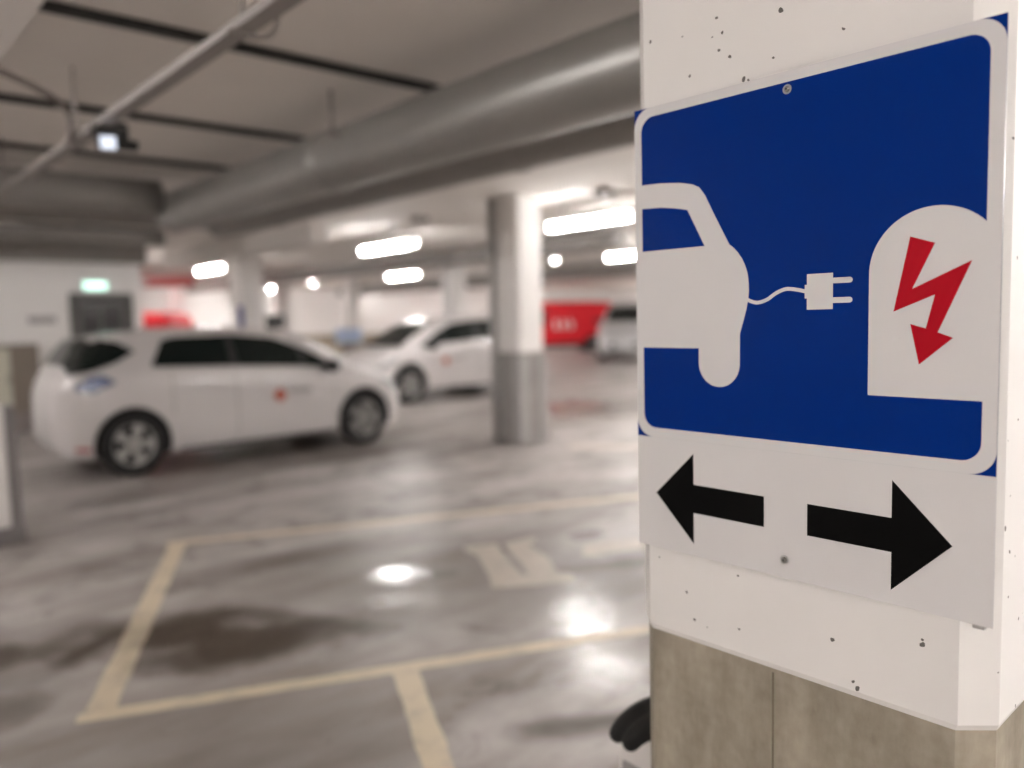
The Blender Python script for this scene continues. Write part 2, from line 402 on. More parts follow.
# ------------------------------------------------------------------ the sign (u to the right, v down, in millimetres)
SY, SZ = .9424, 1.9165
sg = thing('road_sign', 'blue electric-car charging sign with two black arrows, screwed to the white pillar', 'sign', (SX, SY, SZ))
def S(u, v, off=0): return (-off, -u / 1000, -v / 1000)
def rrect(x0, y0, x1, y1, r, n=10):
    P = []
    for cx, cy, a0 in ((x1 - r, y0 + r, -90), (x1 - r, y1 - r, 0), (x0 + r, y1 - r, 90), (x0 + r, y0 + r, 180)):
        for k in range(n + 1):
            a = math.radians(a0 + 90 * k / n); P.append((cx + r * math.cos(a), cy + r * math.sin(a)))
    return P
def arc(cx, cy, r, a0, a1, n=16):
    return [(cx + r * math.cos(math.radians(a0 + (a1 - a0) * k / n)), cy + r * math.sin(math.radians(a0 + (a1 - a0) * k / n))) for k in range(n + 1)]
def spline(P, n=6):
    out = []
    for i in range(len(P) - 1):
        p0 = P[max(i - 1, 0)]; p1 = P[i]; p2 = P[i + 1]; p3 = P[min(i + 2, len(P) - 1)]
        for k in range(n):
            t = k / n
            out.append(tuple(.5 * (2 * p1[c] + (p2[c] - p0[c]) * t + (2 * p0[c] - 5 * p1[c] + 4 * p2[c] - p3[c]) * t * t + (3 * p1[c] - p0[c] - 3 * p2[c] + p3[c]) * t ** 3) for c in range(len(p1))))
    out.append(tuple(P[-1])); return out
def art(b, pts, layer, mi):
    e = .00012 * layer
    t = bmesh.new(); vs = [t.verts.new(S(u, v, e)) for u, v in pts]
    f = t.faces.new(vs); f.normal_update()
    if f.normal.x > 0: f.normal_flip()
    bmesh.ops.triangulate(t, faces=t.faces[:], ngon_method='EAR_CLIP')
    b._join(t, mi)
plate_m = [M['alu'], M['sign_white']]
b = MB(); b.box((.0005, -.6, -.8), (.003, 0, 0), 0); b.build('backing_plate', M['alu'], sg)
# upper pictogram face
b = MB(); b.box((0, -.6, -.5935), (.0005, 0, 0), 1)
art(b, rrect(0, 0, 600, 593.5, 34), 1, 0)
art(b, rrect(15.5, 16.5, 581.5, 576, 26), 2, 1)
# white car rear half (lies flush with the left border)
car_pts = [(13, 134.5), (58.9, 136.5), (100, 141.5), (125.1, 147.5), (139, 154.5), (150.2, 168.6), (170, 206), (197.3, 255.4), (206, 262), (213.2, 269.5), (221, 280), (226.5, 290.8), (231, 303), (233, 316),
           (234, 332), (232.8, 346), (229, 364.8), (217.1, 404)] + arc(176.4, 454, 40.3, 0, 180, 24) + [(136.1, 428.7), (13, 428.7)]
art(b, car_pts, 3, 0)
art(b, [(15.5, 176.5), (58.4, 179), (90, 184), (114.4, 189.5), (149.1, 254), (15.5, 254)], 4, 1)
cb = spline([(230, 347), (240, 351.5), (251.6, 353.2), (267.2, 348.7), (283, 339), (299.6, 333.5), (316, 335), (333, 338.8)])
w = 2.9; L_ = []; R_ = []
for i, p in enumerate(cb):
    q = cb[min(i + 1, len(cb) - 1)]; o = cb[max(i - 1, 0)]
    dx, dy = q[0] - o[0], q[1] - o[1]; l = math.hypot(dx, dy)
    L_.append((p[0] - dy / l * w, p[1] + dx / l * w)); R_.append((p[0] + dy / l * w, p[1] - dx / l * w))
art(b, L_ + R_[::-1], 5, 0)
art(b, [(330.8, 328.7), (336, 328.7), (336, 349.5), (330.8, 349.5)], 6, 0)
art(b, [(334.4, 312.4), (375.8, 312.4), (375.8, 366.8), (334.4, 366.8)], 7, 0)
for v in (324.1, 353.5):
    art(b, [(375, v - 4.2)] + arc(401.5, v, 4.2, -90, 90, 10) + [(375, v + 4.2)], 8, 0)
art(b, [(429.5, 494)] + arc(517.5, 318, 88, 180, 317, 36) + [(583, 268), (583, 494)], 3, 0)
art(b, [(486.1, 268.7), (518.9, 280.2), (489.9, 341.4), (565.6, 306.6), (524.4, 402.2), (544.1, 409.6), (500.5, 447.3), (488, 390.4), (508.7, 396.6), (519.8, 350.5), (464.7, 372.7)], 4, 2)
b.build('pictogram_face', [M['sign_white'], M['sign_blue'], M['sign_red']], sg, norm=False)
# lower arrow face
b = MB(); b.box((0, -.601, -.8), (.0005, .001, -.5937), 0)
art(b, [(41, 697), (123.4, 615.7), (123.4, 671), (261.4, 671), (261.4, 722.3), (123.4, 722.3), (123.4, 778.3)], 1, 1)
art(b, [(336.6, 671.5), (466.3, 671.5), (466.3, 615.5), (548.8, 697.3), (466.6, 779), (466.6, 722.3), (336.6, 722.3)], 1, 1)
b.build('arrow_face', [M['sign_white'], M['sign_black']], sg, norm=False)
for u, v in ((300, 27.5), (298, 769.6)):
    b = MB(); o = S(u, v)
    b.revolve([(.0004, -.0040), (.0028, -.0038), (.0042, -.0026), (.0046, -.0008), (.0046, .0), (.003, .014)], axis='x', n=20, origin=o)
    b.revolve([(.0004, -.0043), (.0016, -.0042), (.0016, -.0038)], axis='x', n=6, mi=1, origin=o)
    b.revolve([(.0075, -.0006), (.0075, .0002)], axis='x', n=24, mi=2, origin=o)
    b.build('screw', [M['screw'], M['black'], M['alu']], sg)
b = MB(); b.box((.003, -.59, -.806), (.0115, -.575, -.79)); b.build('mounting_bracket', M['alu'], sg)
b = MB(); b.box((.003, -.50, -.06), (.0115, -.10, -.025)); b.build('mounting_rail', M['alu'], sg)
b = MB(); b.box((.003, -.50, -.79), (.0115, -.10, -.755)); b.build('mounting_rail', M['alu'], sg)

# ------------------------------------------------------------------ charging post and glove behind the pillar
POX, POY, POZ = 1.435, 1.125, .572
po = thing('charging_post', 'low white post just behind the left edge of the signed pillar', 'post', (POX, POY, 0))
b = MB(); b.box((-.055, -.06, .04), (.062, .065, POZ), bev=.012); b.build('post_housing', M['post'], po)
b = MB(); b.box((-.08, -.075, 0), (.08, .09, .04), bev=.006); b.build('foot_plate', M['bollard_grey'], po)
b = MB(); b.box((-.059, -.04, .38), (-.055, .05, .5), bev=.001); b.build('socket_cover', M['bollard_grey'], po)
# glove: palm lying on the post top, finger tips hanging over the front-left edge
# local axes: toward camera-left = L, toward camera = T
Lv = Vector((-.742, .670, 0)); Tv = Vector((-.666, -.741, 0)); Zv = Vector((0, 0, 1))
b = MB()
def GP(l, t, z): return Lv * l + Tv * t + Zv * z
def finger(pts, rad):
    P = spline([tuple(GP(*p)) for p in pts], 5)
    n = len(P); R = []
    for i in range(n):
        t = i / (n - 1) * (len(rad) - 1); k = min(int(t), len(rad) - 2); R.append(rad[k] + (rad[k + 1] - rad[k]) * (t - k))
    e = Vector(P[-1]) - Vector(P[-2]); e.normalize(); s = Vector(P[0]) - Vector(P[1]); s.normalize()
    r1 = R[-1]; r0 = R[0]
    for a in (25, 50, 75, 88): P.append(tuple(Vector(P[n - 1]) + e * r1 * math.sin(math.radians(a)))); R.append(r1 * math.cos(math.radians(a)))
    for a in (30, 60, 85): P.insert(0, tuple(Vector(P[0]) if False else Vector(P[0]) + s * r0 * .25)); R.insert(0, r0 * math.cos(math.radians(a)))
    b.tube(P, R, n=16)
finger([(-.05, .045, .052), (.0, .06, .060), (.045, .072, .052), (.078, .085, .036), (.097, .09, .017)], [.030, .0275, .0255, .0235, .0205])     # longest, far left
finger([(-.06, .07, .044), (-.005, .095, .050), (.030, .110, .040), (.056, .119, .030), (.073, .123, .014)], [.030, .0275, .0255, .0235, .0205])      # next to it, lower
finger([(-.09, .08, .050), (-.055, .105, .046), (-.025, .12, .020), (-.012, .124, -.004)], [.026, .023, .020, .018])
finger([(-.11, .09, .045), (-.085, .115, .040), (-.062, .125, .014), (-.055, .127, 0)], [.023, .021, .018, .016])
finger([(-.11, .01, .05), (-.07, -.02, .046), (-.04, -.035, .036)], [.024, .021, .018])                                   # thumb
finger([(-.17, .03, .030), (-.12, .04, .036), (-.04, .05, .046)], [.036, .044, .028])
finger([(-.17, .06, .028), (-.12, .07, .032), (-.05, .085, .04)], [.034, .040, .027])
finger([(-.28, .04, .026), (-.22, .042, .028), (-.16, .045, .03)], [.040, .036, .04])                                    # cuff
gl = b.build('glove', M['glove'])
gl.location = (POX, POY, .597)
rm = gl.modifiers.new('r', 'REMESH'); rm.mode = 'VOXEL'; rm.voxel_size = .004; rm.use_smooth_shade = True
sm = gl.modifiers.new('s', 'SMOOTH'); sm.iterations = 4
apply_mods(gl)
tag(gl, 'black knitted glove draped over the white post behind the pillar', 'glove')

# ------------------------------------------------------------------ other pillars
def pillar(name, label, cx, cy, sx, sy, zsplit, group=None, guard=False, pipe=False):
    t = thing(name, label, 'pillar', (cx, cy, 0), 0, group)
    b = MB(); b.loft(chamfered(-sx / 2, sx / 2, -sy / 2, sy / 2, zsplit, H, .03), smooth=False); b.build('painted_shaft', M['wall_white'], t)
    b = MB(); b.loft(chamfered(-sx / 2 + .004, sx / 2 - .004, -sy / 2 + .004, sy / 2 - .004, 0, zsplit, .03), smooth=False); b.build('bare_base', M['guard_raw'] if guard else M['dado'], t)
    if guard:
        for x, y in ((-sx / 2, -sy / 2), (-sx / 2, sy / 2), (sx / 2, -sy / 2), (sx / 2, sy / 2)):
            b = MB(); dx = -1 if x < 0 else 1; dy = -1 if y < 0 else 1
            b.prism([(x + dx * .02, y + dy * .02, .02), (x + dx * .02, y - dy * .11, .02), (x + dx * .005, y - dy * .11, .02), (x + dx * .005, y + dy * .005, .02), (x - dx * .11, y + dy * .005, .02), (x - dx * .11, y + dy * .02, .02)], (0, 0, 1.05))
            b.build('corner_guard', M['rib'], t)
    if pipe:
        b = MB(); b.tube([(-sx / 2 - .05, sy / 2 - .03, .02), (-sx / 2 - .05, sy / 2 - .03, H - .02)], .045, 14); b.build('downpipe', M['rib'], t)
    return t
pillar('concrete_pillar', 'white pillar with grey corner guards and downpipe standing right of the white hatchbacks', 6.66, 7.24, .42, .44, 1.12, guard=True, pipe=True)
pillar('concrete_pillar', 'white pillar rising behind the roof of the nearer white hatchback', 6.85, 15.55, .5, .5, 1.0)
pillar('concrete_pillar', 'white pillar rising straight behind the farther white hatchback', 11.2, 14.35, .42, .42, 1.0)
for (x, y), lb in zip([(9.36, 26.6), (11.87, 24.3), (13.57, 22.8)], ['distant white pillar beyond the red van roof, leftmost of the far row', 'distant white pillar in the far row, above the windscreen of the near hatchback', 'distant white pillar directly above the pale blue charging point']):
    pillar('concrete_pillar', lb, x, y, .45, .45, 1.0, 'far row of white pillars')
# downstand beam
b = MB(); b.box((5.56, 10.45, 2.68), (5.86, 16.5, H)); bm_ = b.build('ceiling_beam', M['beam']); bm_['kind'] = 'structure'

# ------------------------------------------------------------------ ducts
def duct(name, label, a, c, r, m, ring=1.2, group=None, ribs=True):
    a = Vector(a); c = Vector(c); t = thing(name, label, 'duct', tuple(a), 0, group)
    d = (c - a); L = d.length; d.normalize()
    b = MB(); N = max(2, int(L / .5))
    b.tube([d * L * i / N for i in range(N + 1)], r, 40)
    b.build('pipe', m, t)
    k = 0; s = ring * .6
    while s < L:
        b = MB(); b.tube([d * (s - .035), d * (s - .03), d * (s + .03), d * (s + .035)], [r, r + .012, r + .012, r], 40); b.build('joint_collar', m, t); s += ring * 2; k += 1
    return t
duct('ventilation_duct', 'large round galvanised duct running from top right into the distance', (2.87, -8.8, 2.66), (2.87, 8.06, 2.66), .203, M['galv'], 1.6)
duct('ventilation_duct', 'slimmer round duct hanging close behind the large galvanised one', (4.1, -8.8, 2.80), (4.1, 10, 2.80), .165, M['galv_dark'], 2.0)
duct('ventilation_duct', 'dark round cross duct at left that meets the end of the large duct', (-6.8, 7.9, 2.76), (2.66, 7.9, 2.76), .165, M['galv_dark'], 1.6)
duct('ventilation_duct', 'thin dark cross pipe just above the top of the left white wall', (-6.8, 12.4, 2.86), (4.2, 12.4, 2.86), .12, M['galv_dark'], 2.0)
duct('ventilation_duct', 'thin grey cross pipe between the dark cross duct and the left wall', (-6.8, 9.6, 2.76), (3.9, 9.6, 2.76), .075, M['galv_dark'], 2.0)
duct('ventilation_duct', 'distant dark duct above the red van and silver car', (16.2, -8, 2.72), (16.2, 28, 2.72), .2, M['galv_dark'], 3)
duct('ventilation_duct', 'distant grey duct above the farther white hatchback', (10.2, 8.6, 2.80), (10.2, 29, 2.80), .15, M['galv_dark'], 3)

# black ceiling strips
for y, lb in ((4.08, 'black strip across the ceiling, nearest and topmost of the three'), (5.82, 'black strip across the ceiling behind the hanging floodlight, middle of the three'), (7.3, 'black strip across the ceiling just in front of the cross duct')):
    b = MB(); b.box((.70, y - .036, H - .036), (4.6, y + .036, H - .0005)); o = b.build('ceiling_strip', M['strip'])
    tag(o, lb, 'strip', 'black ceiling strips')

# cable tray with rods
tx, tz = 1.26, 2.58
tr = thing('cable_tray', 'grey hanging cable tray running across the upper left ceiling', 'cable tray', (tx, -3, tz))
b = MB(); b.box((-.034, 0, 0), (.034, 10.6, .006)); b.box((-.036, 0, 0), (-.032, 10.6, .035)); b.box((.032, 0, 0), (.036, 10.6, .035)); b.build('channel', M['tray'], tr)
b = MB(); b.tube([(-.02, .1, .02), (-.015, 4, .022), (-.02, 10.5, .02)], .012, 8); b.tube([(.015, .1, .02), (.02, 6, .02), (.012, 10.5, .02)], .01, 8); b.build('cable_run', M['cable'], tr)
b = MB()
for yy in (1.2, 3.3, 5.78, 8.0, 10.1):
    b = MB(); b.tube([(-.0, yy, .0), (-.0, yy, H - tz)], .008, 8); b.box((-.055, yy - .015, -.012), (.055, yy + .015, 0.0)); b.build('hanger_rod', M['tray'], tr)
# bent hook beside the tray
b = MB(); b.tube(spline([(1.52, 3.02, H), (1.52, 3.02, 2.78), (1.50, 3.02, 2.70), (1.44, 3.0, 2.66), (1.36, 2.95, 2.64), (1.308, 2.93, 2.63)], 5), .010, 10)
o = b.build('hanger_hook', M['tray']); tag(o, 'bent grey hook reaching from the ceiling to the cable tray', 'hook')
b = MB(); b.tube([(2.62, 4.55, H), (2.62, 4.55, 2.74)], .012, 10); b.box((2.585, 4.52, 2.72), (2.655, 4.58, 2.745)); o = b.build('hanger_rod', M['tray']); tag(o, 'short hanger rod above the large galvanised duct', 'rod')
# floodlight under the tray
fl = thing('floodlight', 'small black floodlight with a lit lens hanging under the cable tray', 'floodlight', (1.30, 4.50, 2.50))
fl.rotation_euler = (0, 0, 0)
b = MB(); b.box((-.075, -.02, -.03), (.075, .10, .085), bev=.012)
for k in range(5): b.box((-.06 + k * .027, .10, -.02), (-.052 + k * .027, .125, .07))
hs = b.build('housing', M['black'], fl); hs.rotation_euler = (math.radians(28), 0, math.radians(-22))
b = MB(); b.box((-.055, -.030, -.022), (.02, -.02, .045), bev=.003); ln = b.build('lens', M['flood'], fl); ln.rotation_euler = hs.rotation_euler
b = MB(); b.tube([(-.085, .03, .03), (-.085, .03, .10), (0, .03, .125), (.085, .03, .10), (.085, .03, .03)], .007, 8); b.build('bracket', M['black'], fl)
b = MB(); b.box((.08, .0, -.02), (.13, .05, .03), bev=.006); b.build('sensor', M['black'], fl)
# loose cable drooping at the left
b = MB(); b.tube(spline([(-.2, 4.3, 2.84), (.3, 4.1, 2.80), (.70, 4.15, 2.70), (.95, 4.35, 2.68), (1.12, 4.6, 2.66), (1.20, 4.9, 2.60), (1.23, 5.1, 2.6)], 6), .016, 10)
o = b.build('drooping_cable', M['cable']); tag(o, 'grey cable drooping from the ceiling edge to the cable tray', 'cable')
# dark junction boxes on the ceiling
for (x, y), lb in (((6.7, 9.3), 'dark junction box on the ceiling above the left tube light'), ((7.1, 6.2), 'dark junction box on the ceiling above the right tube light')):
    t = thing('junction_box', lb, 'junction box', (x, y, H), 0, 'ceiling junction boxes')
    b = MB(); b.box((-.09, -.09, -.07), (.09, .09, 0), bev=.01); b.build('box_body', M['galv_dark'], t)
    b = MB(); b.box((-.08, -.08, -.082), (.08, .08, -.07), bev=.004); b.build('box_lid', M['cable'], t)

# ------------------------------------------------------------------ luminaires
def make_light():
    t = thing('tube_light', 'long tube light', 'tube light')
    b = MB(); b.box((-.08, -.72, .026), (.08, .72, .06), bev=.004); b.box((-.05, -.735, -.05), (.05, -.70, .06), bev=.006); b.box((-.05, .70, -.05), (.05, .735, .06), bev=.006); b.build('housing', M['lum'], t)
    b = MB(); rings = []
    for y in (-.70, .70): rings.append([(.042 * math.cos(a), y, -.012 + .04 * math.sin(a)) for a in [2 * PI * k / 20 for k in range(20)]])
    b.loft(rings); b.build('diffuser', M['tube'], t)
    for yy in (-.45, .45):
        b = MB(); b.tube([(0, yy, .058), (0, yy, H - 2.7505)], .006, 8); b.build('suspension_rod', M['tray'], t)
    return t
LIGHTS = [(7.35, 11.2, 'tube light above the farther white hatchback, left of the guarded pillar'),
          (7.65, 6.95, 'bright tube light right of the guarded pillar, beside the sign edge'),
          (6.8, 17.2, 'tube light left of the pillar behind the near hatchback'),
          (12.35, 18.0, 'distant tube light below the one over the farther hatchback'),
          (12.8, 10.4, 'distant tube light at the edge of the blue sign'),
          ]
hidden_fill = [(7.5, 4.3), (7.5, 2.2), (7.5, 0.1), (7.5, -2.4), (12.8, 7.6), (12.8, 5.4), (12.8, 2.6), (18.2, 8.2), (18.2, 10.8), (18.2, 13.2), (18.2, 20.2), (23.5, 11), (23.5, 14), (23.5, 17.4), (23.5, 25.8), (12.4, 25.5), (27, 13), (28.5, 16), (30.5, 20), (31, 18), (33, 24.2),
          (7, 25.5), (3, 22), (0, 26), (5, 29), (18.4, 23.7), (11.35, 26.2), (34, 26.4), (34, 22), (31.6, 24.5), (13.0, 29.4), (22.1, 28.4), (25.6, 28.0), (20.2, 22.2), (26, 14.6), (28.6, 18.4),
          (-3.4, -.9), (-3.4, -2.6), (-3.4, -4.6), (-1.2, -4.4), (2.0, 0), (-.8, 4.6), (-3.4, 6.6), (2.0, -2.2), (2.0, -4.5), (2.0, -7.0), (-.8, 10.8), (-3.2, 11)]  # extra tube lights out of sight, added to brighten far walls, pillar and ceiling
L0 = make_light()
for i, (x, y, lb) in enumerate(LIGHTS + [(x, y, None) for x, y in hidden_fill]):
    o = L0 if i == 0 else copy_tree(L0)
    o.location = (x, y, 2.75); o['group'] = 'tube lights hung under the ceiling'
    o['label'] = lb or 'unseen tube light added to brighten the garage'
# small round LED lamps
spots = [(8.27, 11.67, 'small round lamp beside the right end of the left tube light'), (11.24, 29.3, 'small round lamp above the rear roof of the near hatchback'), (13.32, 28.2, 'small round lamp just right of the pillar behind the near hatchback'),
         (13.42, 25.1, 'small round lamp above the windscreen of the near hatchback'), (19.42, 30.5, 'faint small round lamp above the pale blue charging point'), (8.58, 7.08, 'small round lamp at the sign edge by the right tube light'), (13.8, 13.67, 'small round lamp under the right tube light, near the distant duct')]
b = MB(); b.revolve([(.001, -.02), (.03, -.019), (.038, -.012), (.04, 0)], axis='z', n=20)
lens_me = b.build('lens', M['led']); b = MB(); b.revolve([(.055, -.012), (.055, .09), (.0, .09)], axis='z', n=24); ring_me = b.build('ring_housing', M['lum'])
lens_d, ring_d = lens_me.data, ring_me.data
bpy.data.objects.remove(lens_me); bpy.data.objects.remove(ring_me)
for x, y, lb in spots:
    t = thing('ceiling_lamp', lb, 'lamp', (x, y, H - .09), 0, 'small round ceiling lamps')
    for n, me in (('lens', lens_d), ('ring_housing', ring_d)):
        o = bpy.data.objects.new(n, me); COL.objects.link(o); o.parent = t

# ------------------------------------------------------------------ cars
class CarShape:
    NB = 34
    def __init__(s, st): s.st = st
    def at(s, x):
        st = s.st
        if x <= st[0][0]: return st[0][1:]
        for i in range(len(st) - 1):
            if st[i][0] <= x <= st[i + 1][0]:
                x0, x1 = st[i][0], st[i + 1][0]; t = (x - x0) / (x1 - x0); out = []
                for c in range(1, 6):
                    y0, y1 = st[i][c], st[i + 1][c]
                    m0 = (y1 - st[i - 1][c]) / (x1 - st[i - 1][0]) if i > 0 else (y1 - y0) / (x1 - x0)
                    m1 = (st[i + 2][c] - y0) / (st[i + 2][0] - x0) if i + 2 < len(st) else (y1 - y0) / (x1 - x0)
                    h = x1 - x0
                    out.append((2 * t**3 - 3 * t**2 + 1) * y0 + (t**3 - 2 * t**2 + t) * h * m0 + (-2 * t**3 + 3 * t**2) * y1 + (t**3 - t**2) * h * m1)
                return out
        return st[-1][1:]
    def half(s, x):
        zb, zt, top, w, wr = s.at(x)
        dz = zt - zb; gh = top - zt
        P = [(0, zb), (w * .6, zb), (w * .9, zb + .015), (w * .975, zb + .3 * min(dz, .25)), (w * .995, zb + dz * .4), (w, zb + dz * .65), (w * .985, zb + dz * .88), (w * .955, zt)]
        n0 = len(P) - 1
        P += [(w * .955 + (wr * 1.05 - w * .955) * .5, zt + gh * .47), (wr * 1.05, zt + gh * .8), (wr * .93, zt + gh * .93), (wr * .6, zt + gh * .985), (0, top)]
        return P, n0
    def ring(s, x):
        P, _ = s.half(x); sp = spline(P, 4)
        R = [(x, y, z) for y, z in sp]; Lh = [(x, -y, z) for y, z in sp[1:-1]][::-1]
        return R + Lh
    def side_y(s, x, z):
        P, _ = s.half(x); sp = spline(P, 4)
        for a, c in zip(sp[4:], sp[5:]):
            if a[1] <= z <= c[1] and c[1] > a[1]: return a[0] + (c[0] - a[0]) * (z - a[1]) / (c[1] - a[1])
        return sp[-6][0]
    def top_z(s, x, y):
        P, n0 = s.half(x); sp = spline(P, 4)[::-1]
        for a, c in zip(sp, sp[1:]):
            if a[0] <= abs(y) <= c[0] and c[0] > a[0]: return a[1] + (c[1] - a[1]) * (abs(y) - a[0]) / (c[0] - a[0])
        return sp[-1][1]
    def side_patch(s, b, outline, side, off=.006, nx=22, nz=5, mi=0, thick=.01):
        """outline: lower and upper polylines in (x, z); a strip that hugs the body side"""
        lo, hi = outline
        def interp(pl, x):
            for a, c in zip(pl, pl[1:]):
                if a[0] <= x <= c[0]: return a[1] + (c[1] - a[1]) * (x - a[0]) / max(1e-9, c[0] - a[0])
            return pl[-1][1] if x > pl[-1][0] else pl[0][1]
        x0, x1 = lo[0][0], lo[-1][0]; grid = []
        for i in range(nx + 1):
            x = x0 + (x1 - x0) * i / nx; zl, zh = interp(lo, x), max(interp(hi, x), interp(lo, x) + .002)
            grid.append([(x, side * (s.side_y(x, zl + (zh - zl) * k / nz) + off), zl + (zh - zl) * k / nz) for k in range(nz + 1)])
        V = [[b.bm.verts.new(p) for p in c] for c in grid]
        for a, c in zip(V, V[1:]):
            for k in range(nz):
                f = b.bm.faces.new((a[k], c[k], c[k + 1], a[k + 1])); f.material_index = mi; f.smooth = True
    def top_patch(s, b, xs, frac, off=.006, ny=14, mi=0):
        """xs: station list; frac(x) half width; follows the upper surface"""
        V = []
        for x in xs:
            hw = frac(x); row = []
            for k in range(ny + 1):
                y = -hw + 2 * hw * k / ny; row.append(b.bm.verts.new((x, y, s.top_z(x, y) + off)))
            V.append(row)
        for a, c in zip(V, V[1:]):
            for k in range(ny):
                f = b.bm.faces.new((a[k], a[k + 1], c[k + 1], c[k])); f.material_index = mi; f.smooth = True

def wheel_meshes(R=.315, W=.2):
    b = MB(); r = R
    b.revolve([(r * .66, -W * .5), (r * .8, -W * .52), (r * .93, -W * .5), (r * .985, -W * .4), (r, -W * .2), (r, W * .2), (r * .985, W * .4), (r * .93, W * .5), (r * .8, W * .52), (r * .66, W * .5)], n=40, closed_profile=True)
    ty = b.build('tyre', M['rubber'])
    b = MB()
    b.revolve([(r * .66, -W * .42), (r * .69, -W * .5), (r * .69, W * .3), (r * .64, W * .3), (r * .60, -W * .40)], n=40, closed_profile=True)   # rim barrel; outer face is -y
    b.revolve([(.005, -W * .44), (r * .10, -W * .43), (r * .17, -W * .36), (r * .17, 0), (.005, 0)], n=24)
    for k in range(5):
        for d in (-.13, .13):
            a = 2 * PI * k / 5 + d; c, q = math.cos(a), math.sin(a); n = (-q, c)
            pts = []
            for rr, ww in ((r * .12, .024), (r * .63, .030)): pts += [(rr, ww)]
            P = [(pts[0][0] * c + n[0] * pts[0][1], pts[0][0] * q + n[1] * pts[0][1]), (pts[1][0] * c + n[0] * pts[1][1], pts[1][0] * q + n[1] * pts[1][1]),
                 (pts[1][0] * c - n[0] * pts[1][1], pts[1][0] * q - n[1] * pts[1][1]), (pts[0][0] * c - n[0] * pts[0][1], pts[0][0] * q - n[1] * pts[0][1])]
            b.prism([(x, -W * .42, z) for x, z in P], (0, .03, 0))
    rm = b.build('rim', M['rim'])
    b = MB(); b.revolve([(.005, -W * .05), (r * .62, -W * .05), (r * .62, 0), (.005, 0)], n=32); bd = b.build('brake_disc', M['wheelwell'])
    out = [(o.name, o.data) for o in (ty, rm, bd)]
    d = {'tyre': ty.data, 'rim': rm.data, 'brake_disc': bd.data}
    for o in (ty, rm, bd): bpy.data.objects.remove(o)
    return d
WHEEL = wheel_meshes(.335)

def car_body(shape, paint, wheels, xs, Rarch, name='body'):
    b = MB(); b.loft([shape.ring(x) for x in xs]); body = b.build(name, [paint, M['wheelwell']])
    for wx in wheels:
        for sd in (1, -1):
            c = MB(); c.revolve([(Rarch, .52 * sd), (Rarch, 1.2 * sd)], n=48, origin=(wx, 0, .335)); co = c.build('cutter', [M['wheelwell'], M['wheelwell']])
            md = body.modifiers.new('b', 'BOOLEAN'); md.operation = 'DIFFERENCE'; md.object = co; md.solver = 'EXACT'; md.material_mode = 'TRANSFER'
            apply_mods(body); bpy.data.objects.remove(co)
    return body

def add_wheels(root, wheels, y, scale=1, R=.335):
    for wx in wheels:
        for sd in (-1, 1):
            w = bpy.data.objects.new('wheel', WHEEL['tyre']); COL.objects.link(w); w.parent = root
            w.location = (wx, sd * y, R * scale); w.rotation_euler = (0, 0, 0 if sd < 0 else PI); w.scale = (scale, 1, scale)
            for n in ('rim', 'brake_disc'):
                o = bpy.data.objects.new(n, WHEEL[n]); COL.objects.link(o); o.parent = w

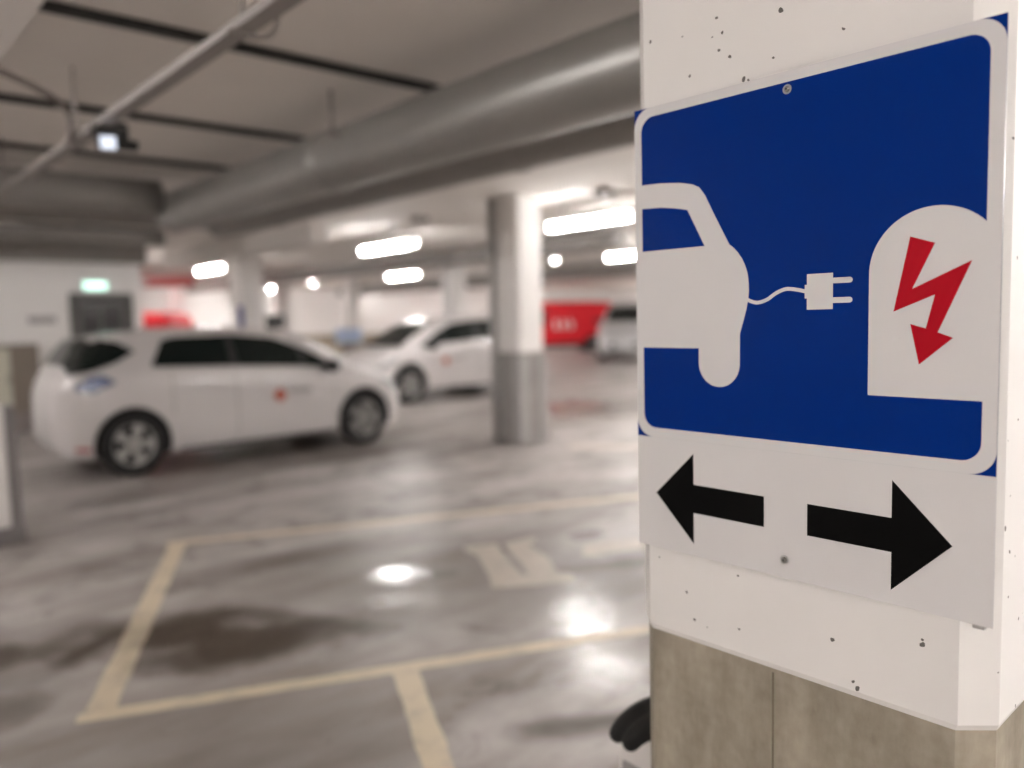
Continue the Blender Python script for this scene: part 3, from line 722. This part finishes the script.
HATCH = CarShape([(-2.09, .42, .64, .70, .42, .34), (-2.065, .33, .80, .86, .56, .42), (-2.02, .27, .92, 1.02, .68, .46), (-1.92, .225, 1.01, 1.19, .79, .49), (-1.76, .20, 1.06, 1.40, .852, .52), (-1.6, .195, 1.08, 1.465, .87, .56),
                  (-1.23, .19, 1.08, 1.515, .878, .595), (-.5, .18, 1.05, 1.54, .88, .61), (-.1, .18, 1.03, 1.53, .88, .615), (.68, .18, .97, 1.425, .88, .61), (1.1, .18, .935, 1.23, .872, .62), (1.5, .18, .90, 1.005, .86, .66),
                  (1.8, .185, .845, .915, .835, .64), (1.98, .20, .745, .815, .775, .58), (2.10, .25, .63, .69, .69, .5), (2.17, .33, .52, .56, .57, .42)])
WB = (-1.40, 1.45)
def build_hatch(label, loc, rz, paint, group, marks=True):
    root = thing('hatchback_car', label, 'car', loc, rz, group)
    xs = []
    for a, c in zip(HATCH.st, HATCH.st[1:]):
        n = max(2, int((c[0] - a[0]) / .06))
        xs += [a[0] + (c[0] - a[0]) * k / n for k in range(n)]
    xs.append(HATCH.st[-1][0])
    body = car_body(HATCH, paint, WB, xs, .392); body.parent = root
    for sd in (-1, 1):
        # side glass: one dark band with the pillars between panes
        lo_all = [(-1.16, 1.125), (-.3, 1.09), (.6, 1.035), (1.13, .985)]; hi_all = [(-1.16, 1.15), (-1.0, 1.40), (-.85, 1.43), (-.2, 1.435), (.3, 1.385), (.72, 1.23), (1.0, 1.07), (1.13, 1.0)]
        def cut(pl, a, c):
            def at(x):
                for p, q in zip(pl, pl[1:]):
                    if p[0] <= x <= q[0]: return p[1] + (q[1] - p[1]) * (x - p[0]) / (q[0] - p[0])
            return [(a, at(a))] + [p for p in pl if a < p[0] < c] + [(c, at(c))]
        for nm, a, c in (('rear_side_window', -1.16, -.29), ('front_side_window', -.21, .60), ('quarter_window', .66, 1.13)):
            b = MB(); HATCH.side_patch(b, (cut(lo_all, a, c), cut(hi_all, a, c)), sd, .008); b.build(nm, M['glass'], root)
        b = MB(); HATCH.side_patch(b, (cut(lo_all, -.29, -.21), cut(hi_all, -.29, -.21)), sd, .007, nx=3); b.build('pillar_trim', M['black'], root)
        b = MB(); HATCH.side_patch(b, (cut(lo_all, .60, .66), cut(hi_all, .60, .66)), sd, .007, nx=3); b.build('pillar_trim', M['black'], root)
        # rear wrap-round glass wedge
        b = MB(); HATCH.side_patch(b, ([(-1.95, 1.08), (-1.75, 1.11), (-1.5, 1.19), (-1.31, 1.29)], [(-1.95, 1.09), (-1.86, 1.23), (-1.74, 1.38), (-1.6, 1.425), (-1.45, 1.395), (-1.31, 1.30)]), sd, .008); b.build('rear_corner_glass', M['glass'], root)
        b = MB(); HATCH.side_patch(b, ([(-1.92, .93), (-1.77, .89), (-1.55, .985)], [(-1.92, .96), (-1.81, 1.055), (-1.67, 1.07), (-1.55, 1.0)]), sd, .010); b.build('tail_lamp', M['tail'], root)
        b = MB(); HATCH.side_patch(b, ([(1.66, .80), (1.90, .69), (2.08, .62)], [(1.66, .815), (1.82, .80), (1.95, .74), (2.08, .66)]), sd, .010); b.build('headlamp', M['head'], root)
        b = MB(); HATCH.side_patch(b, ([(-1.95, .315), (-1.82, .305)], [(-1.95, .355), (-1.82, .345)]), sd, .010, nx=4); b.build('reflector', M['red_lens'], root)
        # door seams: thin dark gaps
        b = MB()
        for x in (-.25, 1.02): HATCH.side_patch(b, ([(x - .007, .3), (x + .007, .3)], [(x - .007, 1.0), (x + .007, 1.0)]), sd, .003, nx=1, nz=10)
        HATCH.side_patch(b, ([(-.98, .62), (-.966, .62)], [(-.98, 1.08), (-.966, 1.08)]), sd, .003, nx=1, nz=10)
        b.build('door_seam', M['grey_text'], root)
        b = MB(); HATCH.side_patch(b, ([(-.92, .185), (0, .185), (1.0, .185)], [(-.92, .24), (0, .24), (1.0, .24)]), sd, .012); b.build('sill_trim', M['black'], root)
        b = MB(); y = HATCH.side_y(.02, .93) * sd; b.box((-.12, y - .018, .925), (.09, y + .018, .955), bev=.008); b.build('door_handle', M['car_white'], root)
        # mirror
        b = MB(); yb = (HATCH.side_y(1.0, .99)) * sd
        b.revolve([(.004, -.11), (.05, -.10), (.075, -.05), (.08, 0), (.075, .05), (.05, .09), (.004, .1)], axis='y', n=20, origin=(.96, yb + sd * .13, 1.02)); 
        mo = b.build('side_mirror', M['black'], root)
        b = MB(); b.box((.93, min(yb - sd * .02, yb + sd * .08), .96), (1.0, max(yb - sd * .02, yb + sd * .08), .99), bev=.006); b.build('mirror_arm', M['black'], mo)
        if marks:
            xm = .27 if sd < 0 else .62
            b = MB(); zc = .72; N = 20; yy = HATCH.side_y(xm, zc) + .011
            ring = [(xm + .072 * math.cos(2 * PI * k / N), sd * yy, zc + .075 * math.sin(2 * PI * k / N)) for k in range(N)]
            b.prism(ring, (0, sd * .002, 0))
            b.build('door_emblem', M['orange_red'], root)
            b = MB(); x0 = xm + (.13 if sd < 0 else -.42)
            for k in range(6): b.box((x0 + k * .05, sd * yy - .002, .735), (x0 + k * .05 + .034, sd * yy + .002, .785))
            b.build('door_lettering', M['grey_text'], root)
    xs2 = [.74 + (1.5 - .74) * k / 10 for k in range(11)]
    b = MB(); HATCH.top_patch(b, xs2, lambda x: .56 + (x - .74) * .08, .008); b.build('windscreen', M['glass'], root)
    xs3 = [-1.94 + (-1.70 + 1.94) * k / 8 for k in range(9)]
    b = MB(); HATCH.top_patch(b, xs3, lambda x: .60, .008); b.build('rear_window', M['glass'], root)
    b = MB(); b.box((2.12, -.42, .38), (2.182, .42, .48), bev=.012); b.box((2.02, -.5, .24), (2.135, .5, .34), bev=.02); b.build('grille', M['black'], root)
    b = MB(); b.box((2.165, -.26, .40), (2.19, .26, .50), bev=.004); b.build('number_plate', M['plate'], root)
    b = MB(); b.tube([(-1.1, 0, 1.515), (-1.14, 0, 1.56), (-1.28, 0, 1.64)], [.012, .008, .004], 8); b.build('aerial', M['black'], root)
    add_wheels(root, WB, .765)
    return root
g = 'white hatchbacks with orange door emblem'
car1 = build_hatch('nearer white hatchback in full side view facing right, left of the guarded pillar', (3.875, 8.63 + .877, 0), math.radians(-.3), M['car_white'], g); car1.scale = (.962, 1, 1)
car2 = copy_tree(car1); car2['label'] = 'farther white hatchback facing left, its rear cut off by the guarded pillar'
rz2 = math.radians(181.5)
car2.location = (8.34 + 1.42 * 1.0, 12.07 + .877, 0); car2.rotation_euler = (0, 0, rz2); car2.scale = (1, 1, 1.05)
# silver car facing the viewer on the right
car3 = copy_tree(car1); car3['label'] = 'silver car facing the camera beside the red van, cut off by the sign edge'; car3['group'] = 'far parked cars'
car3.location = (21.6, 17.75, 0); car3.rotation_euler = (0, 0, math.radians(214)); car3.scale = (1.05, 1.1, 1.3)
for c in list(car3.children):
    if c.name.startswith(('door_emblem', 'door_lettering')): bpy.data.objects.remove(c)
    elif c.name.startswith(('body', 'door_handle')):
        c.data = c.data.copy(); c.data.materials[0] = M['car_silver']

# vans
VAN = CarShape([(-2.42, .36, .9, 1.90, .88, .80), (-2.38, .26, 1.0, 2.06, .93, .84), (-2.25, .24, 1.05, 2.12, .95, .85), (-1.0, .22, 1.08, 2.16, .95, .85), (.5, .22, 1.08, 2.16, .95, .84), (1.0, .22, 1.08, 2.1, .95, .83), (1.35, .22, 1.06, 1.86, .95, .80),
                (1.75, .22, 1.03, 1.32, .94, .78), (2.0, .23, .98, 1.12, .92, .76), (2.25, .25, .85, .96, .88, .7), (2.4, .3, .7, .76, .78, .6), (2.45, .36, .55, .6, .66, .5)])
def build_van(label, loc, rz):
    root = thing('delivery_van', label, 'van', loc, rz)
    xs = []
    for a, c in zip(VAN.st, VAN.st[1:]):
        n = max(2, int((c[0] - a[0]) / .12)); xs += [a[0] + (c[0] - a[0]) * k / n for k in range(n)]
    xs.append(VAN.st[-1][0])
    body = car_body(VAN, M['van_red'], (-1.45, 1.5), xs, .40); body.parent = root
    for sd in (-1, 1):
        b = MB(); VAN.side_patch(b, ([(.55, 1.18), (1.1, 1.15), (1.62, 1.1)], [(.55, 1.85), (1.0, 1.85), (1.3, 1.62), (1.62, 1.14)]), sd, .008); b.build('front_side_window', M['glass'], root)
        b = MB(); VAN.side_patch(b, ([(-2.2, .26), (2.0, .26)], [(-2.2, .42), (2.0, .42)]), sd, .012); b.build('sill_trim', M['black'], root)
        b = MB()
        for k in range(3): VAN.side_patch(b, ([(-.6 + k * .32, 1.0), (-.45 + k * .32, 1.0)], [(-.6 + k * .32, 1.25), (-.45 + k * .32, 1.45)]), sd, .008, nx=3)
        b.build('side_marking', M['plate'], root)
        b = MB(); VAN.side_patch(b, ([(-2.38, .95), (-2.28, .95)], [(-2.38, 1.4), (-2.28, 1.4)]), sd, .01, nx=3); b.build('tail_lamp', M['red_lens'], root)
        b = MB(); VAN.side_patch(b, ([(2.05, .78), (2.3, .72)], [(2.05, .93), (2.3, .84)]), sd, .01, nx=5); b.build('headlamp', M['head'], root)
    b = MB(); VAN.top_patch(b, [1.18 + .6 * k / 8 for k in range(9)], lambda x: .70, .008); b.build('windscreen', M['glass'], root)
    b = MB(); b.box((2.3, -.7, .3), (2.47, .7, .5), bev=.02); b.build('front_bumper', M['black'], root)
    add_wheels(root, (-1.45, 1.5), .835, 1.02)
    return root
v1 = build_van('bright red delivery van parked beside the silver car on the right', (24.5, 24.35, 0), math.radians(145))
v2 = copy_tree(v1); v2['label'] = 'red van roof seen far behind the rear of the near white hatchback'
v2.location = (7.25, 27.1, 0); v2.rotation_euler = (0, 0, math.radians(138)); v2.scale = (1, 1, .92)

# ------------------------------------------------------------------ left wall fittings
dr = struct(thing('door_1', 'dark glazed door in the left white wall under the green exit lamp', 'door', (3.85, 14.5, 0)))
b = MB(); b.box((-.49, -.02, 0), (-.42, .12, 2.12)); b.box((.42, -.02, 0), (.49, .12, 2.12)); b.box((-.42, -.02, 2.05), (.42, .12, 2.12)); b.build('door_frame', M['door'], dr)
b = MB(); b.box((-.42, .03, 0.01), (.42, .08, .25)); b.box((-.42, .03, .25), (-.30, .08, 2.05)); b.box((.30, .03, .25), (.42, .08, 2.05)); b.box((-.3, .03, 1.93), (.3, .08, 2.05)); b.box((-.02, .03, .25), (.02, .08, 1.93)); b.build('door_leaf', M['door'], dr)
b = MB(); b.box((-.3, .05, .25), (.3, .06, 1.93)); b.build('door_glass', M['doorglass'], dr)
b = MB(); b.tube([(.36, .03, 1.0), (.36, -.03, 1.0), (.27, -.03, 1.0)], .011, 10); b.build('door_handle', M['alu'], dr)
ex = thing('exit_lamp', 'glowing green-white exit lamp above the dark door', 'exit lamp', (3.76, 14.5, 2.17))
b = MB(); b.box((-.19, -.05, 0), (.19, -.0, .15), bev=.008); b.build('lamp_box', M['lum'], ex)
b = MB(); b.box((-.18, -.058, .012), (.18, -.05, .138), bev=.002); b.build('lit_face', M['exit'], ex)
sn = thing('wall_plate', 'small dark sign plate on the white wall left of the dark door', 'sign', (2.96, 14.5, 1.64))
b = MB(); b.box((-.2, -.012, 0), (.2, -.001, .11), bev=.003); b.build('plate', M['bollard_grey'], sn)
cb_ = thing('switch_cabinet', 'brown-grey cabinet on a dark plinth by the left white wall', 'cabinet', (2.42, 14.1, 0))
b = MB(); b.box((-.32, -.25, .3), (.33, .25, 1.33), bev=.01); b.build('cabinet_body', M['cab'], cb_)
b = MB(); b.box((-.28, -.262, .36), (-.06, -.25, 1.27), bev=.003); b.build('cabinet_door', M['cab_light'], cb_)
b = MB(); b.box((-.36, -.3, 0), (.46, .25, .3), bev=.01); b.box((.33, -.28, .3), (.46, .2, .55), bev=.01); b.build('plinth', M['cable'], cb_)
b = MB(); b.box((-.1, -.275, .75), (-.08, -.262, .87), bev=.002); b.build('cabinet_handle', M['black'], cb_)
# white bollard at the left frame edge
bo = thing('bollard', 'white waist-high bollard post at the left edge in front of the near hatchback', 'bollard', (1.05, 6.72, 0))
b = MB(); b.box((-.14, -.085, .13), (.015, .14, 1.02), bev=.008); b.build('white_housing', M['bollard'], bo)
b = MB(); b.box((.015, -.10, .10), (.085, .15, 1.0), bev=.005); b.build('grey_edge', M['bollard_edge'], bo)
b = MB(); b.box((-.16, -.11, 0), (.10, .16, .13), bev=.008); b.build('foot', M['bollard_edge'], bo)
# background bits
bs = thing('charging_station', 'pale blue charging point on a dark stand beyond the near hatchback bonnet', 'charging station', (10.35, 17.6, 0), math.radians(-42))
b = MB(); b.box((-.32, -.1, 1.02), (.32, .1, 1.36), bev=.02); b.build('head_panel', M['paleblue'], bs)
b = MB(); b.box((-.16, -.09, .1), (.16, .09, 1.02), bev=.015); b.build('stand', M['cable'], bs)
b = MB(); b.box((-.22, -.14, 0), (.22, .14, .1), bev=.01); b.build('foot', M['bollard_grey'], bs)
me_ = thing('meter_box', 'small black box on a post beyond the roof of the near hatchback', 'meter box', (8.94, 18.9, 0), math.radians(-42))
b = MB(); b.box((-.3, -.1, 1.40), (.3, .1, 1.76), bev=.02); b.build('box_body', M['black'], me_)
b = MB(); b.tube([(0, 0, 0), (0, 0, 1.40)], .04, 12); b.build('post', M['cable'], me_)
pb = thing('pillar_sign', 'narrow blue sign on the white pillar behind the near hatchback', 'sign', (6.6, 15.3, 1.5))
b = MB(); b.box((-.022, -.11, -.02), (-.003, .11, .40), bev=.002); b.build('sign_plate', M['blue'], pb)
bn = thing('hanging_banner', 'long red and white banner high on the far side, right of the dark door', 'banner', (7.6, 23.0, 2.64), math.radians(-45))
b = MB(); b.box((-.85, -.02, 0), (1.0, .02, .26), bev=.004); b.build('red_panel', M['banner_red'], bn)
b = MB(); b.box((-.78, -.024, .04), (-.35, -.02, .2), bev=.001); b.build('white_panel', M['plate'], bn)
b = MB(); b.tube([(-.7, 0, .26), (-.7, 0, H - 2.64)], .012, 8); b.build('hanger_rod', M['tray'], bn)
b = MB(); b.tube([(.8, 0, .26), (.8, 0, H - 2.64)], .012, 8); b.build('hanger_rod', M['tray'], bn)

# ------------------------------------------------------------------ world, camera
w = bpy.data.worlds.new('garage_air'); SC.world = w; w.use_nodes = True
w.node_tree.nodes['Background'].inputs['Color'].default_value = (.9, .9, 1, 1); w.node_tree.nodes['Background'].inputs['Strength'].default_value = 0.02
cd = bpy.data.cameras.new('camera'); cam = bpy.data.objects.new('camera', cd); COL.objects.link(cam); SC.camera = cam
cd.sensor_width = 36; cd.sensor_fit = 'HORIZONTAL'; cd.lens = 793.33 / 1024 * 36
yaw, pitch, roll = math.radians(48.035), math.radians(4.821), math.radians(-1.465)
F = Vector((math.cos(yaw) * math.cos(pitch), math.sin(yaw) * math.cos(pitch), -math.sin(pitch)))
R0 = Vector((math.sin(yaw), -math.cos(yaw), 0)); U0 = R0.cross(F)
Rr = R0 * math.cos(roll) + U0 * math.sin(roll); U = -R0 * math.sin(roll) + U0 * math.cos(roll)
m3 = Matrix((Rr, U, -F)).transposed()
cam.matrix_world = Matrix.Translation((0, 0, 1.55)) @ m3.to_4x4()
cd.dof.use_dof = True; cd.dof.focus_distance = 1.2; cd.dof.aperture_fstop = 1.35; cd.clip_start = .02
cy = SC.cycles
cy.use_denoising = True; cy.max_bounces = 8; cy.diffuse_bounces = 5; cy.glossy_bounces = 4; cy.caustics_reflective = False; cy.caustics_refractive = False
try: cy.use_light_tree = True
except Exception: pass
cy.sample_clamp_indirect = 6
vs = SC.view_settings
SC.display_settings.display_device = 'sRGB'
vs.view_transform = 'Standard'; vs.look = 'None'; vs.exposure = 2.6; vs.gamma = 1; vs.use_curve_mapping = False
